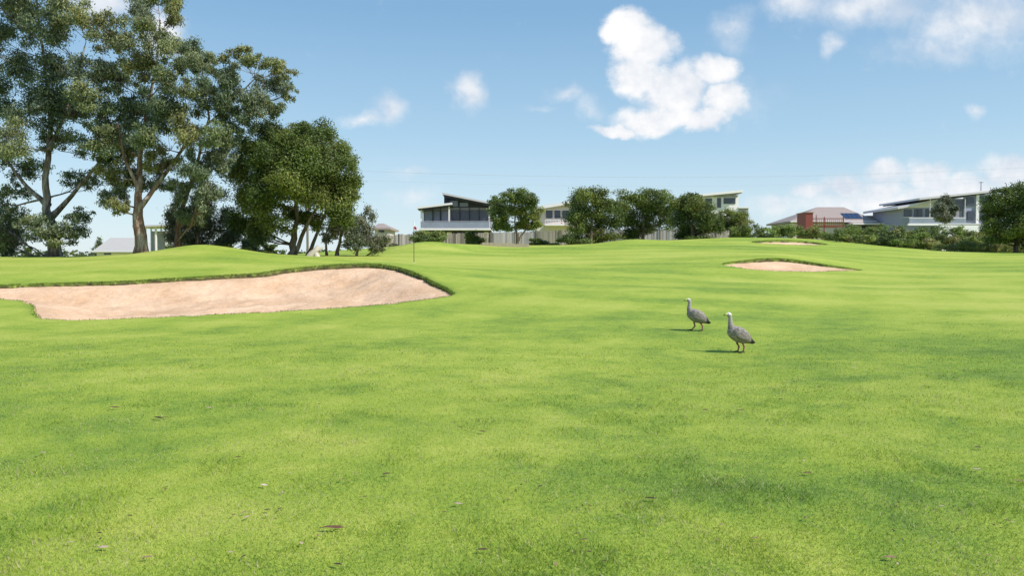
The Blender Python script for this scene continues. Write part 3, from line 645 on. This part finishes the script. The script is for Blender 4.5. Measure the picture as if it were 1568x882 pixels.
def goose(u,d,rotz,sc_,neck,legs):
    x=PX(u,d);g=H1(x,d);r=empty('cape_barren_goose',(x,d,g+.008));r.rotation_euler=(0,0,rotz);r.scale=(sc_,)*3
    V=[];Fc=[]
    body=[(-.205,0,.425,.04,.04),(-.18,0,.41,.085,.075),(-.13,0,.38,.118,.10),(-.06,0,.345,.138,.118),(.02,0,.31,.142,.122),(.09,0,.275,.125,.11),(.16,0,.235,.088,.085),(.22,0,.195,.05,.06),(.275,0,.165,.018,.045)]
    ering(V,Fc,body)
    nk=neck
    ering(V,Fc,nk)
    for s in(-1,1):
        ering(V,Fc,[(-.14,s*.085,.41,.03,.018),(-.10,s*.108,.395,.08,.024),(-.02,s*.124,.355,.098,.026),(.06,s*.116,.305,.088,.026),(.14,s*.09,.255,.06,.022),(.21,s*.055,.215,.036,.016),(.29,s*.028,.175,.012,.01)],10)
    for (hip_,kn,hk,ft) in legs:
        ering(V,Fc,[(*hip_,.065,.05),((hip_[0]+kn[0])/2,(hip_[1]+kn[1])/2,(hip_[2]+kn[2])/2,.052,.042),(*kn,.028,.024)],10)
    o=py_mesh('body',V,Fc,mgo,True,r)
    md=o.modifiers.new('remesh','REMESH');md.mode='VOXEL';md.voxel_size=.0085;md.use_smooth_shade=True
    sm=o.modifiers.new('smooth','SMOOTH');sm.factor=.5;sm.iterations=3
    hx,_,hz=nk[-2][:3]
    V=[];Fc=[];ering(V,Fc,[(hx-.018,0,hz+.0,.027,.022),(hx-.048,0,hz-.004,.023,.018),(hx-.068,0,hz-.012,.013,.011)],10);py_mesh('cere',V,Fc,beakm,True,r)
    V=[];Fc=[];ering(V,Fc,[(hx-.064,0,hz-.01,.014,.012),(hx-.082,0,hz-.018,.007,.007)],8);py_mesh('beak_tip',V,Fc,footm,True,r)
    for s in(-1,1):
        V=[];Fc=[];ering(V,Fc,[(hx-.008,s*.030,hz+.012,.001,.001),(hx-.002,s*.033,hz+.012,.007,.005),(hx+.004,s*.030,hz+.012,.001,.001)],8);py_mesh('eye',V,Fc,eyem,True,r)
    for i,(hip_,kn,hk,ft) in enumerate(legs):
        V=[];Fc=[];ering(V,Fc,[(*kn,.022,.02),((kn[0]+hk[0])/2,kn[1],(kn[2]+hk[2])/2,.017,.016),(*hk,.018,.016),((hk[0]+ft[0])/2,ft[1],(hk[2]+ft[2])/2,.013,.012),(ft[0],ft[1],ft[2]+.012,.014,.013)],8);py_mesh('shank_%d'%i,V,Fc,legm,True,r)
        V=[];Fc=[];fx_,fy_,fz_=ft
        for a in(-.45,0,.45):
            L=.095 if a==0 else .08
            tube(V,Fc,[(fx_+.005,fy_,fz_+.018),(fx_-L*.5*math.cos(a),fy_+L*.5*math.sin(a),fz_+.013),(fx_-L*math.cos(a),fy_+L*math.sin(a),fz_+.004)],[.013,.010,.004],6)
        tube(V,Fc,[(fx_,fy_,fz_+.016),(fx_+.03,fy_,fz_+.008)],[.008,.003],6)
        b0=len(V);V+=[Vector((fx_,fy_,fz_+.012)),Vector((fx_-.055,fy_-.03,fz_+.006)),Vector((fx_-.072,fy_,fz_+.006)),Vector((fx_-.055,fy_+.03,fz_+.006))];Fc+=[(b0,b0+1,b0+2),(b0,b0+2,b0+3)]
        py_mesh('foot_%d'%i,V,Fc,footm,True,r)
n1_=[(-.10,0,.37,.10,.09),(-.145,0,.43,.08,.07),(-.168,0,.485,.056,.05),(-.174,0,.54,.043,.040),(-.176,0,.595,.038,.035),(-.182,0,.645,.037,.035),(-.195,0,.682,.046,.039),(-.222,0,.692,.042,.036),(-.250,0,.685,.024,.021)]
n2_=[(-.10,0,.37,.10,.09),(-.145,0,.42,.08,.07),(-.170,0,.465,.056,.05),(-.174,0,.52,.043,.040),(-.166,0,.575,.038,.035),(-.162,0,.625,.037,.035),(-.176,0,.662,.046,.039),(-.203,0,.672,.042,.036),(-.231,0,.665,.024,.021)]
goose(1133,14.5,math.radians(10),1.03,n1_,[((0,.055,.25),(-.02,.06,.175),(.025,.06,.10),(.0,.06,0)),((.03,-.055,.25),(.04,-.055,.175),(.07,-.055,.105),(.045,-.055,0))])
goose(1068,17.6,math.radians(-4),1.03,n2_,[((-.02,.055,.25),(-.06,.06,.18),(-.035,.06,.10),(-.11,.06,0)),((.04,-.055,.25),(.06,-.055,.18),(.11,-.055,.11),(.10,-.055,0))])
# ------------------------------------------------------------ world
w=bpy.data.worlds.new('World');sc.world=w;w.use_nodes=True;t=NT(w.node_tree);bg=t.n['Background']
S=Vector((.8,-.42,.88)).normalized()
el=math.asin(S.z);az=math.atan2(S.x,S.y)
sky=t.add('ShaderNodeTexSky',sky_type='NISHITA',sun_disc=False,sun_elevation=el,sun_rotation=az,air_density=1.0,dust_density=.4,ozone_density=2.0)
STR=.13
tc=t.add('ShaderNodeTexCoord').outputs['Generated'];sp=t.add('ShaderNodeSeparateXYZ',ins={0:tc})
yy=t.m('MAXIMUM',sp.outputs[1],.05)
pv=t.add('ShaderNodeCombineXYZ',ins={0:t.m('DIVIDE',sp.outputs[0],yy),1:t.m('DIVIDE',sp.outputs[2],yy),2:0.}).outputs[0]
nzA=t.noise(pv,11,7,.60);dv=t.vm('MULTIPLY',t.vm('SUBTRACT',nzA.outputs['Color'],(.5,.5,.5)),(.08,.065,0))
pd=t.vm('ADD',pv,dv)
def blobs(L):
    out=None
    for (u,v,ru,rv,op) in L:
        q=P(u,v,1.0);c=(q[0],q[2]-CAMZ,0)
        e=t.vm('LENGTH',t.vm('MULTIPLY',t.vm('SUBTRACT',pd,c),(F/ru,F/rv,0)))
        m=t.m('MULTIPLY',t.m('MAXIMUM',t.m('SUBTRACT',1.35,e),0.),op)
        out=m if out is None else t.m('MAXIMUM',out,m)
    return out
crisp=[(962,36,32,26,1),(985,72,46,34,1),(978,106,38,36,1),(1032,138,54,40,1),(1092,112,40,28,1),(1110,158,42,28,1),(1012,180,70,23,1),(940,197,38,11,1),(1070,184,52,16,1)]
soft=[(595,163,30,28,.6),(560,180,34,14,.5),(717,142,26,36,.7),(868,140,38,16,.4),(905,158,26,26,.35),(825,165,34,9,.3),(1490,163,20,13,.5),(1120,40,42,40,.4),(1278,66,24,20,.5),(1215,5,55,28,.6),(1330,12,120,38,.6),(1500,30,140,60,.6),(1440,75,110,30,.42),
(1240,296,30,17,.85),(1290,290,42,22,.95),(1355,266,40,20,.9),(1350,295,46,22,.85),(1422,266,34,25,1.05),(1430,296,50,20,.9),(1480,283,60,24,.9),(1550,260,54,26,.95),(1400,315,220,24,.8),(1190,315,50,14,.5),(250,45,50,40,.8),(150,0,60,24,.8),(635,300,46,18,.4),(625,268,30,8,.35),(1130,165,70,50,.25)]
fb=t.noise(pv,26,7,.62).outputs[0]
def dens(m,lo,hi,k):
    return t.add('ShaderNodeMapRange',interpolation_type='SMOOTHSTEP',ins={0:t.m('ADD',m,t.m('MULTIPLY',t.m('SUBTRACT',fb,.5),k)),1:lo,2:hi}).outputs[0]
cm=blobs(crisp);d1=dens(cm,.08,.75,.8);sm_=blobs(soft);d2=t.m('MULTIPLY',dens(sm_,.04,.9,.55),.92)
dn_=t.m('MAXIMUM',d1,d2)
front=t.m('GREATER_THAN',sp.outputs[1],.06);dn_=t.m('MULTIPLY',dn_,front)
shf=t.add('ShaderNodeMapRange',ins={0:t.m('ADD',t.m('ADD',nzA.outputs[0],t.m('MULTIPLY',fb,.5)),t.m('MULTIPLY',cm,.08)),1:.62,2:.90}).outputs[0]
cc=t.mix(shf,(.70/STR,.765/STR,.86/STR),(1.0/STR,1.0/STR,1.01/STR))
grad=t.ramp(sp.outputs[2],[(0,(.74,.87,.95)),(.07,(.62,.81,.93)),(.16,(.43,.67,.87)),(.30,(.255,.485,.75)),(1,(.12,.30,.60))])
grad=t.vm('MULTIPLY',grad,(1/STR,1/STR,1/STR))
skc=t.mix(.78,sky.outputs[0],grad)
t.l.new(t.mix(dn_,skc,cc),bg.inputs['Color']);bg.inputs['Strength'].default_value=STR
sl=bpy.data.lights.new('sun','SUN');sl.energy=5.0;sl.angle=math.radians(.5);sl.color=(1,.955,.88)
so=bpy.data.objects.new('sun',sl);sc.collection.objects.link(so);so.rotation_euler=S.to_track_quat('Z','Y').to_euler()
# camera
cd=bpy.data.cameras.new('camera');cam=bpy.data.objects.new('camera',cd);sc.collection.objects.link(cam)
cam.location=(0,0,CAMZ);cam.rotation_euler=(math.pi/2-PA,0,0);cd.sensor_width=36;cd.lens=36*F/W;cd.clip_start=.1;cd.clip_end=8000
sc.camera=cam
sc.view_settings.view_transform='Standard';sc.view_settings.look='None';sc.view_settings.exposure=0
